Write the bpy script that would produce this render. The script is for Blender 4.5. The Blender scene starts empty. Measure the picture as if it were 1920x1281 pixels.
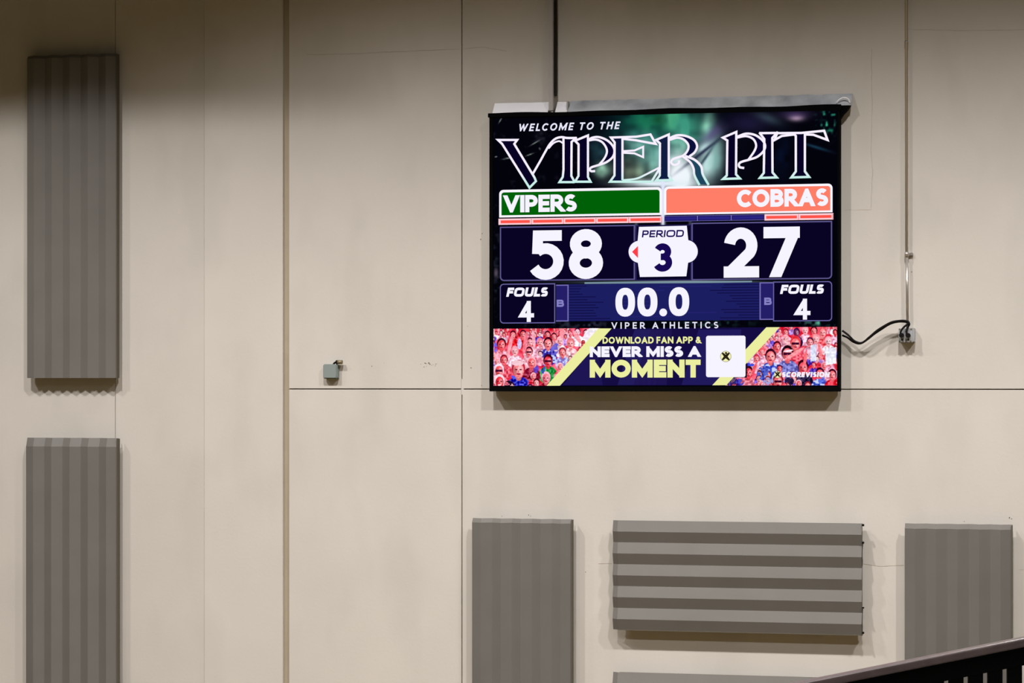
import bpy, bmesh, math, random
import numpy as np
from mathutils import Vector
random.seed(4); rng = np.random.default_rng(7)
C = bpy.context.scene.collection
R = math.radians

# ------------------------------------------------------------------ camera
F_PX = 5000.0; TH = math.atan(F_PX/20000.0); HOR = 720.0; AX = 23.25
fw = Vector((-math.sin(TH), math.cos(TH), 0)); rt = Vector((math.cos(TH), math.sin(TH), 0))
CAM = -fw*AX
cd = bpy.data.cameras.new('camera'); cam = bpy.data.objects.new('camera', cd); C.objects.link(cam)
cam.location = CAM; cam.rotation_euler = (R(90), 0, TH)
cd.sensor_width = 36; cd.lens = F_PX*36/1920; cd.shift_y = (HOR-640.5)/1920; cd.clip_end = 200
bpy.context.scene.camera = cam

# ------------------------------------------------------------------ world, lamps, exposure
sc = bpy.context.scene
sc.view_settings.view_transform = 'Standard'; sc.view_settings.look = 'None'
sc.view_settings.exposure = 0; sc.view_settings.gamma = 1; sc.view_settings.use_curve_mapping = False
w = bpy.data.worlds.new('world'); sc.world = w; w.use_nodes = True
w.node_tree.nodes['Background'].inputs[0].default_value = (1.0, .76, .32, 1)
w.node_tree.nodes['Background'].inputs[1].default_value = .055
LAMP_Z = 6.4
ROWS = [(5.5, 1830), (11.0, 960), (16.5, 440), (21.0, 260)]
for d, p in ROWS:
    for x in (-12.0, -8.0, -4.2, -.2, 4.1, 8.2):
        l = bpy.data.lights.new('high_bay_light', 'SPOT')
        l.energy = p*({-8.0: .6, -4.2: .95, -12.0: .05, -.2: .95, 4.1: 1.0, 8.2: 1.15}.get(x, 1) if d < 6 else 1); l.color = (1.0, .962, .945)
        l.spot_size = R(128); l.spot_blend = .6; l.shadow_soft_size = .19
        o = bpy.data.objects.new('high_bay_light', l); C.objects.link(o)
        o.location = (x, -d, LAMP_Z)

# ------------------------------------------------------------------ helpers
def at(px, py, t=0.0):
    """point of the plane y = -t seen at photo pixel (px, py)"""
    d = fw*F_PX + rt*(px-960) + Vector((0, 0, -(py-HOR)))
    k = (-t-CAM.y)/d.y
    return CAM + d*k

def lin(c):
    return tuple((v/255/12.92 if v/255 <= .04045 else ((v/255+.055)/1.055)**2.4) for v in c)

def mat(name, col, rough=.6, metal=0.0, noise=0, nscale=8, bump=0, bscale=60, spec=.4, col2=None):
    m = bpy.data.materials.new(name); m.use_nodes = True
    nt = m.node_tree; b = nt.nodes['Principled BSDF']
    b.inputs['Base Color'].default_value = (*col, 1); b.inputs['Roughness'].default_value = rough
    b.inputs['Metallic'].default_value = metal; b.inputs['Specular IOR Level'].default_value = spec
    tc = nt.nodes.new('ShaderNodeTexCoord')
    if noise:
        n = nt.nodes.new('ShaderNodeTexNoise'); n.inputs['Scale'].default_value = nscale; n.inputs['Detail'].default_value = 5
        nt.links.new(tc.outputs['Object'], n.inputs['Vector'])
        r = nt.nodes.new('ShaderNodeValToRGB'); r.color_ramp.elements[0].position = .3; r.color_ramp.elements[1].position = .7
        c2 = col2 or tuple(v*(1-noise) for v in col)
        r.color_ramp.elements[0].color = (*c2, 1); r.color_ramp.elements[1].color = (*col, 1)
        nt.links.new(n.outputs['Fac'], r.inputs[0]); nt.links.new(r.outputs[0], b.inputs['Base Color'])
    if bump:
        n = nt.nodes.new('ShaderNodeTexNoise'); n.inputs['Scale'].default_value = bscale
        nt.links.new(tc.outputs['Object'], n.inputs['Vector'])
        bp = nt.nodes.new('ShaderNodeBump'); bp.inputs['Strength'].default_value = bump; bp.inputs['Distance'].default_value = .01
        nt.links.new(n.outputs['Fac'], bp.inputs['Height']); nt.links.new(bp.outputs[0], b.inputs['Normal'])
    return m

def link(name, me, m, parent=None, smooth=False):
    o = bpy.data.objects.new(name, me); C.objects.link(o)
    if m: me.materials.append(m)
    if parent: o.parent = parent
    if smooth:
        for p in me.polygons: p.use_smooth = True
    return o

def mesh(name, verts, faces, m, parent=None, smooth=False):
    # rebuild around own centre relative to the parent's origin kept at world: vertices are world coordinates
    me = bpy.data.meshes.new(name)
    off = parent_off(parent)
    me.from_pydata([tuple(Vector(v)-off) for v in verts], [], faces)
    bm = bmesh.new(); bm.from_mesh(me); bmesh.ops.recalc_face_normals(bm, faces=bm.faces); bm.to_mesh(me); bm.free()
    return link(name, me, m, parent, smooth)

def parent_off(p):
    v = Vector((0, 0, 0))
    while p: v = v + p.location; p = p.parent
    return v

def box(name, lo, hi, m, parent=None, bevel=0.0):
    bm = bmesh.new(); bmesh.ops.create_cube(bm, size=1)
    off = parent_off(parent)
    lo = Vector(lo)-off; hi = Vector(hi)-off
    for v in bm.verts:
        v.co = Vector(((lo.x+hi.x)/2+v.co.x*(hi.x-lo.x), (lo.y+hi.y)/2+v.co.y*(hi.y-lo.y), (lo.z+hi.z)/2+v.co.z*(hi.z-lo.z)))
    if bevel: bmesh.ops.bevel(bm, geom=bm.edges[:], offset=bevel, segments=2, affect='EDGES')
    me = bpy.data.meshes.new(name); bm.to_mesh(me); bm.free()
    return link(name, me, m, parent)

def pxbox(name, x0, y0, x1, y1, tf, tb, m, parent=None, bevel=0.0):
    """box whose front (depth tf) spans the photo rectangle; heights read at its left end"""
    a = at(x0, y0, tf); b = at(x1, y1, tf); z1 = at(x0, y1, tf).z
    return box(name, (a.x, -tf, z1), (b.x, -tb, a.z), m, parent, bevel)

def tube(name, pts, r, m, parent=None, n=10, sub=6, smoothpath=True):
    pts = [Vector(p) for p in pts]
    if smoothpath and len(pts) > 2:
        out = []
        P = [pts[0]*2-pts[1]]+pts+[pts[-1]*2-pts[-2]]
        for i in range(1, len(P)-2):
            for k in range(sub):
                t = k/sub; a, b, c, d = P[i-1:i+3]
                out.append(.5*((2*b)+(c-a)*t+(2*a-5*b+4*c-d)*t*t+(3*b-a-3*c+d)*t**3))
        out.append(pts[-1]); pts = out
    vs, fs = [], []
    for i, p in enumerate(pts):
        d = (pts[min(i+1, len(pts)-1)]-pts[max(i-1, 0)]).normalized()
        u = d.cross(Vector((0, 1, 0))); u = u.normalized() if u.length > 1e-3 else Vector((1, 0, 0))
        v = d.cross(u).normalized()
        for k in range(n):
            a = 2*math.pi*k/n; vs.append(p+(u*math.cos(a)+v*math.sin(a))*r)
    for i in range(len(pts)-1):
        for k in range(n): fs.append((i*n+k, i*n+(k+1) % n, (i+1)*n+(k+1) % n, (i+1)*n+k))
    fs.append(tuple(range(n))); fs.append(tuple(range((len(pts)-1)*n, len(pts)*n)))
    o = mesh(name, vs, fs, m, parent)
    for p in o.data.polygons: p.use_smooth = len(p.vertices) == 4
    return o

def extr(name, poly, y0, y1, m, parent=None):
    """polygon in (x, z) extruded between y0 and y1"""
    n = len(poly)
    vs = [(x, y0, z) for x, z in poly]+[(x, y1, z) for x, z in poly]
    fs = [tuple(range(n)), tuple(range(n, 2*n))]+[(i, (i+1) % n, n+(i+1) % n, n+i) for i in range(n)]
    return mesh(name, vs, fs, m, parent)

def thing(name, loc, label, cat, group=None):
    o = bpy.data.objects.new(name, None); C.objects.link(o); o.location = loc
    o.empty_display_size = .1
    o['label'] = label; o['category'] = cat
    if group: o['group'] = group
    return o
def tag(o, label, cat, group=None):
    o['label'] = label; o['category'] = cat
    if group: o['group'] = group
    return o

# ------------------------------------------------------------------ materials
WALL = (.63, .592, .537)
def wall_mat(name, k):
    m = mat(name, tuple(v*k for v in WALL), .62, noise=.06, nscale=1.3, bump=.08, bscale=35, spec=.25)
    nt = m.node_tree; b = nt.nodes['Principled BSDF']; src = b.inputs['Base Color'].links[0].from_socket
    # patched, greyer repaint blotches on the upper concrete and faint vertical drips
    geo = nt.nodes.new('ShaderNodeNewGeometry'); mp = nt.nodes.new('ShaderNodeMapping'); mp.inputs['Scale'].default_value = (1.0, 1.0, .45)
    n = nt.nodes.new('ShaderNodeTexNoise'); n.inputs['Scale'].default_value = 1.9; n.inputs['Detail'].default_value = 3
    nt.links.new(geo.outputs['Position'], mp.inputs[0]); nt.links.new(mp.outputs[0], n.inputs['Vector'])
    r = nt.nodes.new('ShaderNodeValToRGB'); r.color_ramp.elements[0].position = .50; r.color_ramp.elements[1].position = .64
    r.color_ramp.elements[0].color = (0, 0, 0, 1); r.color_ramp.elements[1].color = (.16, .16, .16, 1)
    nt.links.new(n.outputs['Fac'], r.inputs[0])
    mx = nt.nodes.new('ShaderNodeMix'); mx.data_type = 'RGBA'
    nt.links.new(r.outputs[0], mx.inputs['Factor']); nt.links.new(src, mx.inputs['A'])
    mx.inputs['B'].default_value = (.42*k, .41*k, .36*k, 1)
    nt.links.new(mx.outputs['Result'], b.inputs['Base Color'])
    return m
M_wall = wall_mat('beige_wall_paint', 1.0)
M_wall2 = wall_mat('beige_wall_shaded_tone', .95)  # wall colour darkened to carry the shading step of the left bay
M_wall3 = wall_mat('beige_wall_shaded_tone_edge_bay', .93)  # edge bay: painted-in shading again, a little deeper
M_back = mat('dark_joint', (.17, .125, .085), .9)
M_caulk = mat('olive_joint_caulk', (.40, .335, .245), .8, noise=.08, nscale=6)
M_crack = mat('hairline_dark', (.47, .41, .34), .9)
M_grey = mat('grey_panel_paint', (.165, .156, .142), .55, noise=.08, nscale=3, spec=.35)
M_greyside = mat('grey_panel_frame', (.11, .095, .07), .7)
M_black = mat('black_cabinet', (.002, .002, .0025), .8, spec=.03)
M_rubber = mat('black_rubber', (.005, .004, .004), .6, spec=.15)
M_galv = mat('galvanised_sheet', (.55, .57, .61), .42, metal=.15, noise=.45, nscale=4.5, col2=(.26, .28, .31))
M_white = mat('white_sheet_metal', (.93, .93, .96), .45, noise=.03)
M_steel = mat('painted_steel_tube', (.42, .40, .38), .45, noise=.1)
M_pipe = mat('steel_conduit_metal', (.55, .51, .47), .3, metal=.7)
M_boxm = mat('grey_electrical_box', (.42, .43, .44), .45, noise=.15, nscale=20)
M_boxb = mat('bluegrey_plastic', (.24, .28, .27), .5)
M_brass = mat('dull_brass', (.25, .2, .12), .4, metal=.5)
M_floor = mat('maple_floor', (.20, .14, .06), .45, noise=.2, nscale=3)
M_ceil = mat('dark_ceiling', (.12, .11, .09), .9)
M_conc = mat('concrete_slab', (.3, .29, .27), .8, noise=.2)
M_rail = mat('mauve_brown_rail', (.15, .11, .107), .3, noise=.3, nscale=25)
M_guard = mat('black_guard', (.003, .003, .003), .8, spec=.05)
M_dirt = mat('scuff', (.16, .11, .07), .9)

em = bpy.data.materials.new('led_display'); em.use_nodes = True
_b = em.node_tree.nodes['Principled BSDF']; _a = em.node_tree.nodes.new('ShaderNodeAttribute'); _a.attribute_name = 'Col'
_b.inputs['Base Color'].default_value = (0, 0, 0, 1); _b.inputs['Specular IOR Level'].default_value = 0
em.node_tree.links.new(_a.outputs['Color'], _b.inputs['Emission Color']); _b.inputs['Emission Strength'].default_value = 1.0

# ------------------------------------------------------------------ room shell
X0, X1 = -11.0, 13.0; ZF, ZC = -6.0, 8.0
def struct(o): o['kind'] = 'structure'; return o
wall = struct(box('wall_back', (X0, .03, ZF), (X1, .35, ZC), M_back))
struct(box('floor', (X0, -26, ZF-.2), (X1, .35, ZF), M_floor))
struct(tube('added_shade_cylinder', [(X0, -2.4, 4.92), (-2.75, -2.4, 4.92)], .6, M_galv, None, 24, smoothpath=False))  # unseen cylinder, added to shade the upper left of the wall
struct(box('ceiling', (X0, -26, ZC), (X1, .35, ZC+.2), M_ceil))
G = .0038
xj0, xj1, xg0, xg1, xj2 = at(216, 700).x, at(383, 700).x, at(530.5, 700).x, at(542, 700).x, at(866, 700).x
zj = at(960, 730).z
XR = 8.6
def panel(xa, xb, za, zb, m, y=0.0):
    return box('wall_panel', (xa, y, za), (xb, .03, zb), m, wall, .003)
pA = panel(X0, xj0-.002, ZF, ZC, M_wall3, .002)
pB = panel(xj0+.002, xj1, ZF, ZC, M_wall2, .001)
pC = panel(xj1, xg0, ZF, ZC, M_wall, 0.0)
pD = panel(xg1, xj2-G, zj+G, ZC, M_wall); pE = panel(xg1, xj2-G, ZF, zj-G, M_wall)
pF = panel(xj2+G, XR, zj+G, ZC, M_wall); pG = panel(xj2+G, XR, ZF, zj-G, M_wall)
panel(XR+.01, X1, ZF, ZC, M_wall)
box('joint_caulk', (xg0, .022, ZF), (xg1, .031, ZC), M_caulk, wall)
# little mortar plug where the joints cross
pp = at(867, 730); box('mortar_plug', (pp.x-.012, .001, pp.z-.05), (pp.x+.012, .03, pp.z+.09), M_wall, wall, .002)

def ribbon(name, pts, wpx, parent, m=M_crack, jit=.8):
    P = []
    for (xa, ya), (xb, yb) in zip(pts[:-1], pts[1:]):
        n = max(2, int(math.hypot(xb-xa, yb-ya)/9))
        for i in range(n): P.append((xa+(xb-xa)*i/n+random.uniform(-jit, jit)*.7, ya+(yb-ya)*i/n+random.uniform(-jit, jit)*.7))
    P.append(pts[-1]); vs = []; fs = []
    for i, p in enumerate(P):
        a = P[max(i-1, 0)]; b = P[min(i+1, len(P)-1)]; dx, dy = b[0]-a[0], b[1]-a[1]; L = math.hypot(dx, dy)
        ww = wpx*random.uniform(.5, 1.1)/2
        for s in (-1, 1): vs.append(at(p[0]-dy/L*ww*s, p[1]+dx/L*ww*s, .0012))
        for s in (1, -1): vs.append(at(p[0]-dy/L*ww*s, p[1]+dx/L*ww*s, -.001))
    for i in range(len(P)-1):
        for k in range(4): fs.append((4*i+k, 4*i+(k+1) % 4, 4*i+4+(k+1) % 4, 4*i+4+k))
    return mesh(name, vs, fs, m, parent)
ribbon('hairline_crack', [(575, 103), (660, 101), (740, 97), (862, 92)], .9, pD)
ribbon('hairline_crack', [(870, 92), (905, 88), (950, 96)], .8, pF)
ribbon('hairline_crack', [(1634, 92), (1635, 200), (1633, 290), (1636, 320), (1633, 390)], 1.1, pF)
ribbon('hairline_crack', [(1583, 394), (1634, 393)], .8, pF)
ribbon('hairline_crack', [(1618, 1058), (1650, 1062), (1694, 1060)], 1.0, pG)
ribbon('hairline_crack', [(1122, 1057), (1147, 1057)], .9, pG)
ribbon('hairline_crack', [(1911, 1068), (1960, 1070)], .9, pG)
ribbon('hairline_crack', [(1700, 55), (1800, 57), (1925, 56)], .6, pF)
def specks(name, spots, parent):
    vs, fs = [], []
    for x, y, r in spots:
        b = len(vs); n = 6
        for k in range(n):
            a = 2*math.pi*k/n; rr = r*random.uniform(.6, 1.2); vs.append(at(x+rr*math.cos(a), y+rr*math.sin(a), .0015))
        for k in range(n):
            v = vs[b+k]; vs.append((v.x, .002, v.z))
        fs.append(tuple(range(b, b+n))); fs += [(b+k, b+(k+1) % n, b+n+(k+1) % n, b+n+k) for k in range(n)]
    o = mesh(name, vs, fs, M_dirt, parent); o['kind'] = 'stuff'; return o
specks('scuff_mark', [(797, 681, 1.2), (799, 682, 1), (804, 681, 1.4), (806, 683, 1), (795, 688, .9), (789, 683, .6), (809, 685, .6), (812, 684, .5), (817, 683, .8), (816, 686, .6), (819, 682, .5), (697, 686.7, .9), (800, 687, .5), (720, 681, .4)], pD)
specks('scuff_mark', [(904, 438, 1), (901, 449, 1.3), (883, 690, 1), (903, 723, .9), (877, 612, .6), (1708, 477, 1.6), (1709, 510, 1)], pF)
specks('scuff_mark', [(991, 966, 1), (995, 968, .8), (941, 968, .8), (1098, 1073, .9), (1893, 971, 1.4), (1897, 973, 1), (1808, 978, .8), (1391, 975, .6), (1060, 930, .5)], pG)

# ------------------------------------------------------------------ corrugated sound panels
AMP = .040
def corrugated(name, px0, py0, px1, py1, label, horiz=False, n=5, band=17, t=.14, clips=False, toproll=True):
    AMP = .031 if horiz else .047
    a = at(px0, py0, t-AMP*.5); b = at(px1, py0, t-AMP*.5); zb = at(px0, py1, t-AMP*.5).z
    xa, xb, za = a.x, b.x, a.z
    th = thing(name, ((xa+xb)/2, -.0, zb), label, 'acoustic panel', None)
    prof = []                                             # along the corrugation: (s, depth)
    for i in range(2*n+1): prof.append((i/(2*n), AMP if i % 2 else 0.0))
    b_m = band/215.0
    yb = -(t-AMP)
    # rows along the ridges: (position, extra set-back)
    L = (xb-xa) if horiz else (za-zb)
    rows = [(0, min(.03, b_m*.7)), (b_m, 0.0), (L, 0.0)]
    vs, fs = [], []
    for pos, back in rows:
        for s, d in prof:
            y = yb-d+back
            vs.append((xa+pos, y, za-(za-zb)*s) if horiz else (xa+(xb-xa)*s, y, za-pos))
    m_ = len(prof)
    for i in range(m_-1): fs.append((m_+i, m_+i+1, 2*m_+i+1, 2*m_+i))
    face = mesh('corrugated_sheet', vs, fs, M_grey, th)
    mo = face.modifiers.new('thick', 'SOLIDIFY'); mo.thickness = .002; mo.offset = 0
    fl = mesh('end_flange', vs[:2*m_], [(i, i+1, m_+i+1, m_+i) for i in range(m_-1)], M_grey, th)
    mo = fl.modifiers.new('thick', 'SOLIDIFY'); mo.thickness = .002; mo.offset = 0
    # shallow tray behind the sheet
    box('backing_tray', (xa+.004+(b_m if horiz else 0), yb+.004, zb+.004), (xb-.004, -.045, za-.004-(0 if horiz else b_m)), M_greyside, th)
    box('edge_trim', (xb-.003, yb-.012, zb), (xb+.004, -.04, za-.004), M_greyside, th) if not horiz else \
        box('edge_trim', (xa+b_m, yb-.004, zb-.004), (xb, -.04, zb+.004), M_greyside, th)
    for zz in (zb+.15*(za-zb), zb+.85*(za-zb)):
        box('mounting_batten', (xa+.08, -.045, zz-.03), (xb-.08, 0.0, zz+.03), M_greyside, th)
    if clips:
        for py, r in ((985, .009), (1018, .008), (1140, .006), (1187, .008)):
            p = at(1617, py, t-AMP*.5); box('clip', (p.x-.004, p.y-.012, p.z-r), (p.x+.014, p.y+.02, p.z+r), M_rubber, th, .002)
        for y0_, y1_ in ((1018, 1062), (1142, 1187)):
            tube('tie_wire', [at(1617.6, y0_, t-.03), at(1616.3, (y0_+y1_)/2, t-.03), at(1616.6, y1_, t-.03)], .003, M_rubber, th, 6)
    return th
corrugated('acoustic_panel', 49, 105, 217, 709, 'upper of two tall grey corrugated wall panels at far left, its top in shade', band=6)
corrugated('acoustic_panel', 47, 821, 218, 1420, 'lower tall grey corrugated panel at far left with a wide pale folded top edge', band=17)
corrugated('acoustic_panel', 884, 972, 1071, 1420, 'tall grey corrugated panel below the scoreboard\'s lower left corner, beside the horizontal ones', band=8)
corrugated('acoustic_panel', 1148, 976, 1616, 1181, 'wide grey panel with five horizontal ridges below the scoreboard', horiz=True, band=10, clips=True)
corrugated('acoustic_panel', 1148, 1261, 1616, 1466, 'horizontal ridged grey panel cut off by the bottom edge, under the full wide one', horiz=True, band=10)
corrugated('acoustic_panel', 1696, 982, 1897, 1420, 'upright grey corrugated panel at lower right behind the slotted guard rail', band=9)

# ------------------------------------------------------------------ flat shapes for the LED picture
TS = .130
STEP = .0007
class Pic:
    def __init__(s): s.v = []; s.f = []; s.c = []
    def poly(s, pts, col, layer, raw=False):
        if len(pts) < 3: return
        b = len(s.v); y = -(TS+layer*STEP)
        for i, p in enumerate(pts):
            s.v.append((p[0], y, p[1])); s.c.append((*(lin(col(p) if callable(col) else col)), 1))
        s.f.append(tuple(range(b, b+len(pts))))
    def build(s, name, parent, label=None):
        off = parent_off(parent); me = bpy.data.meshes.new(name)
        me.from_pydata([tuple(Vector(v)-off) for v in s.v], [], s.f)
        a = me.color_attributes.new('Col', 'FLOAT_COLOR', 'POINT'); a.data.foreach_set('color', np.array(s.c, dtype=np.float32).ravel())
        o = link(name, me, em, parent)
        if label: o['label'] = label
        return o
def W(px, py): p = at(px, py, TS); return (p.x, p.z)
def rrect(x0, y0, x1, y1, r=(0, 0, 0, 0)):
    """px rectangle, heights at the left end; r = corner radii px: tl, tr, br, bl"""
    xa, za = W(x0, y0); xb, _ = W(x1, y0); _, zb = W(x0, y1); k = 1/215.
    out = []
    for (cx, cz, a0, rr) in ((xa, za, 180, r[0]), (xb, za, 90, r[1]), (xb, zb, 0, r[2]), (xa, zb, -90, r[3])):
        rr *= k
        if not rr: out.append((cx, cz)); continue
        ox = cx+rr*(1 if cx == xa else -1); oz = cz+rr*(-1 if cz == za else 1)
        for i in range(7):
            a = R(a0-90*i/6); out.append((ox+rr*math.cos(a), oz+rr*math.sin(a)))
    return out
def stroke(pic, pts, wd, col, layer, closed=False, ext=(0, 0), clip=None, clipx=None):
    P = []
    for p in pts:
        if not P or (Vector(p)-P[-1]).length > 1e-5: P.append(Vector(p))
    if not closed:
        if ext[0]: P[0] = P[0]+(P[0]-P[1]).normalized()*ext[0]
        if ext[1]: P[-1] = P[-1]+(P[-1]-P[-2]).normalized()*ext[1]
    n = len(P); Ls, Rs = [], []
    for i in range(n):
        a = P[(i-1) % n] if (closed or i > 0) else None; b = P[(i+1) % n] if (closed or i < n-1) else None
        d1 = (P[i]-a).normalized() if a is not None else None; d2 = (b-P[i]).normalized() if b is not None else None
        if d1 is None: d1 = d2
        if d2 is None: d2 = d1
        n1 = Vector((-d1.y, d1.x)); n2 = Vector((-d2.y, d2.x)); m = n1+n2
        if m.length < .05: m = n1
        m.normalize(); k = min(1/max(m.dot(n1), .2), 3.2)
        Ls.append(P[i]+m*wd/2*k); Rs.append(P[i]-m*wd/2*k)
    for i in range(n if closed else n-1):
        j = (i+1) % n; q = [tuple(Ls[i]), tuple(Ls[j]), tuple(Rs[j]), tuple(Rs[i])]
        if clip: q = clipz(q, clip[0], clip[1])
        if clipx and q: q = [(b, a) for a, b in clipz([(b, a) for a, b in q], *clipx)]
        pic.poly(q, col, layer)
def clipz(q, lo, hi):
    for s, lim in ((1, lo), (-1, hi)):
        out = []
        for i in range(len(q)):
            a, b = q[i], q[(i+1) % len(q)]; da, db = s*(a[1]-lim), s*(b[1]-lim)
            if da >= 0: out.append(a)
            if (da > 0 > db) or (da < 0 < db):
                t = da/(da-db); out.append((a[0]+(b[0]-a[0])*t, a[1]+(b[1]-a[1])*t))
        q = out
        if len(q) < 3: return []
    return q
SQ = [2.0]
def arc(cx, cy, rx, ry, a0, a1, n=18):
    out = []
    for i in range(n+1):
        a = R(a0+(a1-a0)*i/n); c, s = math.cos(a), math.sin(a); e = 2/SQ[0]
        out.append((cx+rx*math.copysign(abs(c)**e, c), cy+ry*math.copysign(abs(s)**e, s)))
    return out
# glyph: width factor, list of (points, extend start, extend end, closed)
def glyph(ch):
    E = True; N = False
    g = {
     'A': (.98, [([(0, 0), (.5, 1), (1, 0)], E, E, N), ([(.2, .30), (.8, .30)], N, N, N)]),
     'B': (.78, [([(0, 0), (0, 1)], E, E, N), ([(0, 1), (.5, 1)]+arc(.5, .765, .42, .235, 90, -90)+[(0, .53)], N, N, N), ([(0, .53), (.5, .53)]+arc(.5, .265, .5, .265, 90, -90)+[(0, 0)], N, N, N)]),
     'C': (.95, [(arc(.54, .5, .54, .5, 42, 318), N, N, N)]),
     'D': (.88, [([(0, 0), (0, 1)], E, E, N), ([(0, 1), (.35, 1)]+arc(.4, .5, .6, .5, 90, -90)+[(0, 0)], N, N, N)]),
     'E': (.66, [([(0, 0), (0, 1)], E, E, N), ([(0, 1), (1, 1)], N, E, N), ([(0, .5), (.92, .5)], N, E, N), ([(0, 0), (1, 0)], N, E, N)]),
     'F': (.64, [([(0, 0), (0, 1)], E, E, N), ([(0, 1), (1, 1)], N, E, N), ([(0, .5), (.9, .5)], N, E, N)]),
     'H': (.85, [([(0, 0), (0, 1)], E, E, N), ([(1, 0), (1, 1)], E, E, N), ([(0, .5), (1, .5)], N, N, N)]),
     'I': (.0, [([(.5, 0), (.5, 1)], E, E, N)]),
     'L': (.62, [([(0, 1), (0, 0)], E, E, N), ([(0, 0), (1, 0)], N, E, N)]),
     'M': (1.1, [([(0, 0), (0, 1)], E, E, N), ([(0, 1), (.5, .12), (1, 1)], E, E, N), ([(1, 0), (1, 1)], E, E, N)]),
     'N': (.9, [([(0, 0), (0, 1)], E, E, N), ([(0, 1), (1, 0)], E, E, N), ([(1, 0), (1, 1)], E, E, N)]),
     'O': (1.02, [(arc(.5, .5, .5, .5, 0, 345, 23), N, N, True)]),
     'P': (.74, [([(0, 0), (0, 1)], E, E, N), ([(0, 1), (.5, 1)]+arc(.5, .71, .5, .29, 90, -90)+[(0, .42)], N, N, N)]),
     'R': (.78, [([(0, 0), (0, 1)], E, E, N), ([(0, 1), (.48, 1)]+arc(.48, .72, .46, .28, 90, -90)+[(0, .44)], N, N, N), ([(.42, .44), (1, 0)], N, E, N)]),
     'S': (.72, [(arc(.5, .755, .46, .245, 35, 255)[:-1]+arc(.5, .25, .5, .25, 75, -145), N, N, N)]),
     'T': (.78, [([(0, 1), (1, 1)], E, E, N), ([(.5, 0), (.5, 1)], E, N, N)]),
     'U': (.85, [([(0, 1)]+arc(.5, .4, .5, .4, 180, 360)+[(1, 1)], E, E, N)]),
     'V': (.95, [([(0, 1), (.5, 0), (1, 1)], E, E, N)]),
     'W': (1.35, [([(0, 1), (.26, 0), (.5, .95), (.74, 0), (1, 1)], E, E, N)]),
     '&': (.85, [([(1.05, 0), (.22, .72)]+arc(.45, .80, .25, .20, 190, -20, 12)+[(.15, .4)]+arc(.4, .27, .4, .27, 150, 300, 10)+[(.95, .5)], E, N, N)]),
     '0': (.66, [(arc(.5, .5, .5, .5, 0, 350, 30), N, N, True)]),
     '2': (.68, [(arc(.47, .68, .46, .32, 172, -38)+[(.04, 0)], N, N, N), ([(0, 0), (1, 0)], E, E, N)]),
     '3': (.66, [(arc(.45, .765, .44, .235, 155, -85), N, N, N), (arc(.45, .27, .52, .27, 88, -155), N, N, N), ([(.3, .53), (.55, .53)], N, N, N)]),
     '4': (.74, [([(.70, 0), (.70, 1)], E, E, N), ([(.68, 1), (0, .27), (1, .27)], N, E, N)]),
     '5': (.68, [([(.9, 1), (.12, 1)], E, N, N), ([(.12, 1), (.09, .53)], E, N, N), (arc(.44, .335, .54, .335, 130, -152), N, N, N)]),
     '7': (.72, [([(0, 1), (1, 1)], E, E, N), ([(1, 1), (.34, 0)], N, E, N)]),
     '8': (.68, [(arc(.5, .765, .45, .235, 0, 348, 26), N, N, True), (arc(.5, .27, .5, .27, 0, 348, 26), N, N, True)]),
    }
    return g[ch]
def text(pic, s, x0, y0, x1, y1, wt, col, layer, gap=.10, slant=0.0, sq=2.0, space=.35, fit=None, hwt=None):
    """letters filling px box (x0..x1, y0..y1 read at x0); wt = stroke / height"""
    SQ[0] = sq
    xa, zt = W(x0, y0); xb, _ = W(x1, y0); _, zb = W(x0, y1); H = zt-zb; st = wt*H
    fac = [(None if c == ' ' else (glyph(c)[0] if c != '.' else None)) for c in s]
    fixed = 0; flex = 0
    for i, c in enumerate(s):
        if c == ' ': fixed += space*H
        elif c == '.': fixed += st*1.1
        elif c == 'I': fixed += st
        else: flex += fac[i]
        if i < len(s)-1 and c != ' ' and s[i+1] != ' ': fixed += (gap-(.07 if c in 'CL' else 0))*H
    k = (xb-xa-fixed-abs(slant)*H*.9)/flex if flex else 1
    x = xa
    for i, c in enumerate(s):
        if c == ' ': x += space*H; continue
        wdt = st if c == 'I' else (st*1.1 if c == '.' else fac[i]*k)
        ins = st*.13 if c in 'VAW' else 0
        T = lambda p: (x+st/2+ins+p[0]*max(wdt-st-2*ins, 0)+slant*p[1]*(H), zb+st/2+p[1]*(H-st)) if c != 'I' else (x+st/2+slant*p[1]*H, zb+st/2+p[1]*(H-st))
        if c == '.':
            rr = st*.58; pic.poly([(x+rr+rr*math.cos(a*.3491), zb+rr+rr*math.sin(a*.3491)) for a in range(18)], col, layer)
        else:
            for pts, e0, e1, cl in glyph(c)[1]:
                P = [T(p) for p in pts]
                def vert(a, b): return abs(b[0]-a[0]) < abs(b[1]-a[1])*1.6
                h0 = st*(.5 if not vert(P[0], P[1]) or abs(P[0][0]-P[1][0]) < 1e-4 else 1.0)
                h1 = st*(.5 if not vert(P[-2], P[-1]) or abs(P[-1][0]-P[-2][0]) < 1e-4 else 1.0)
                stroke(pic, P, st, col, layer, cl, (h0 if e0 else 0, h1 if e1 else 0), (zb, zt), (x, x+wdt) if (c in 'NM' and not slant) else None)
        x += wdt
        if i < len(s)-1 and s[i+1] != ' ': x += (gap-(.07 if c in 'CL' else 0))*H
    SQ[0] = 2.0

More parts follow.
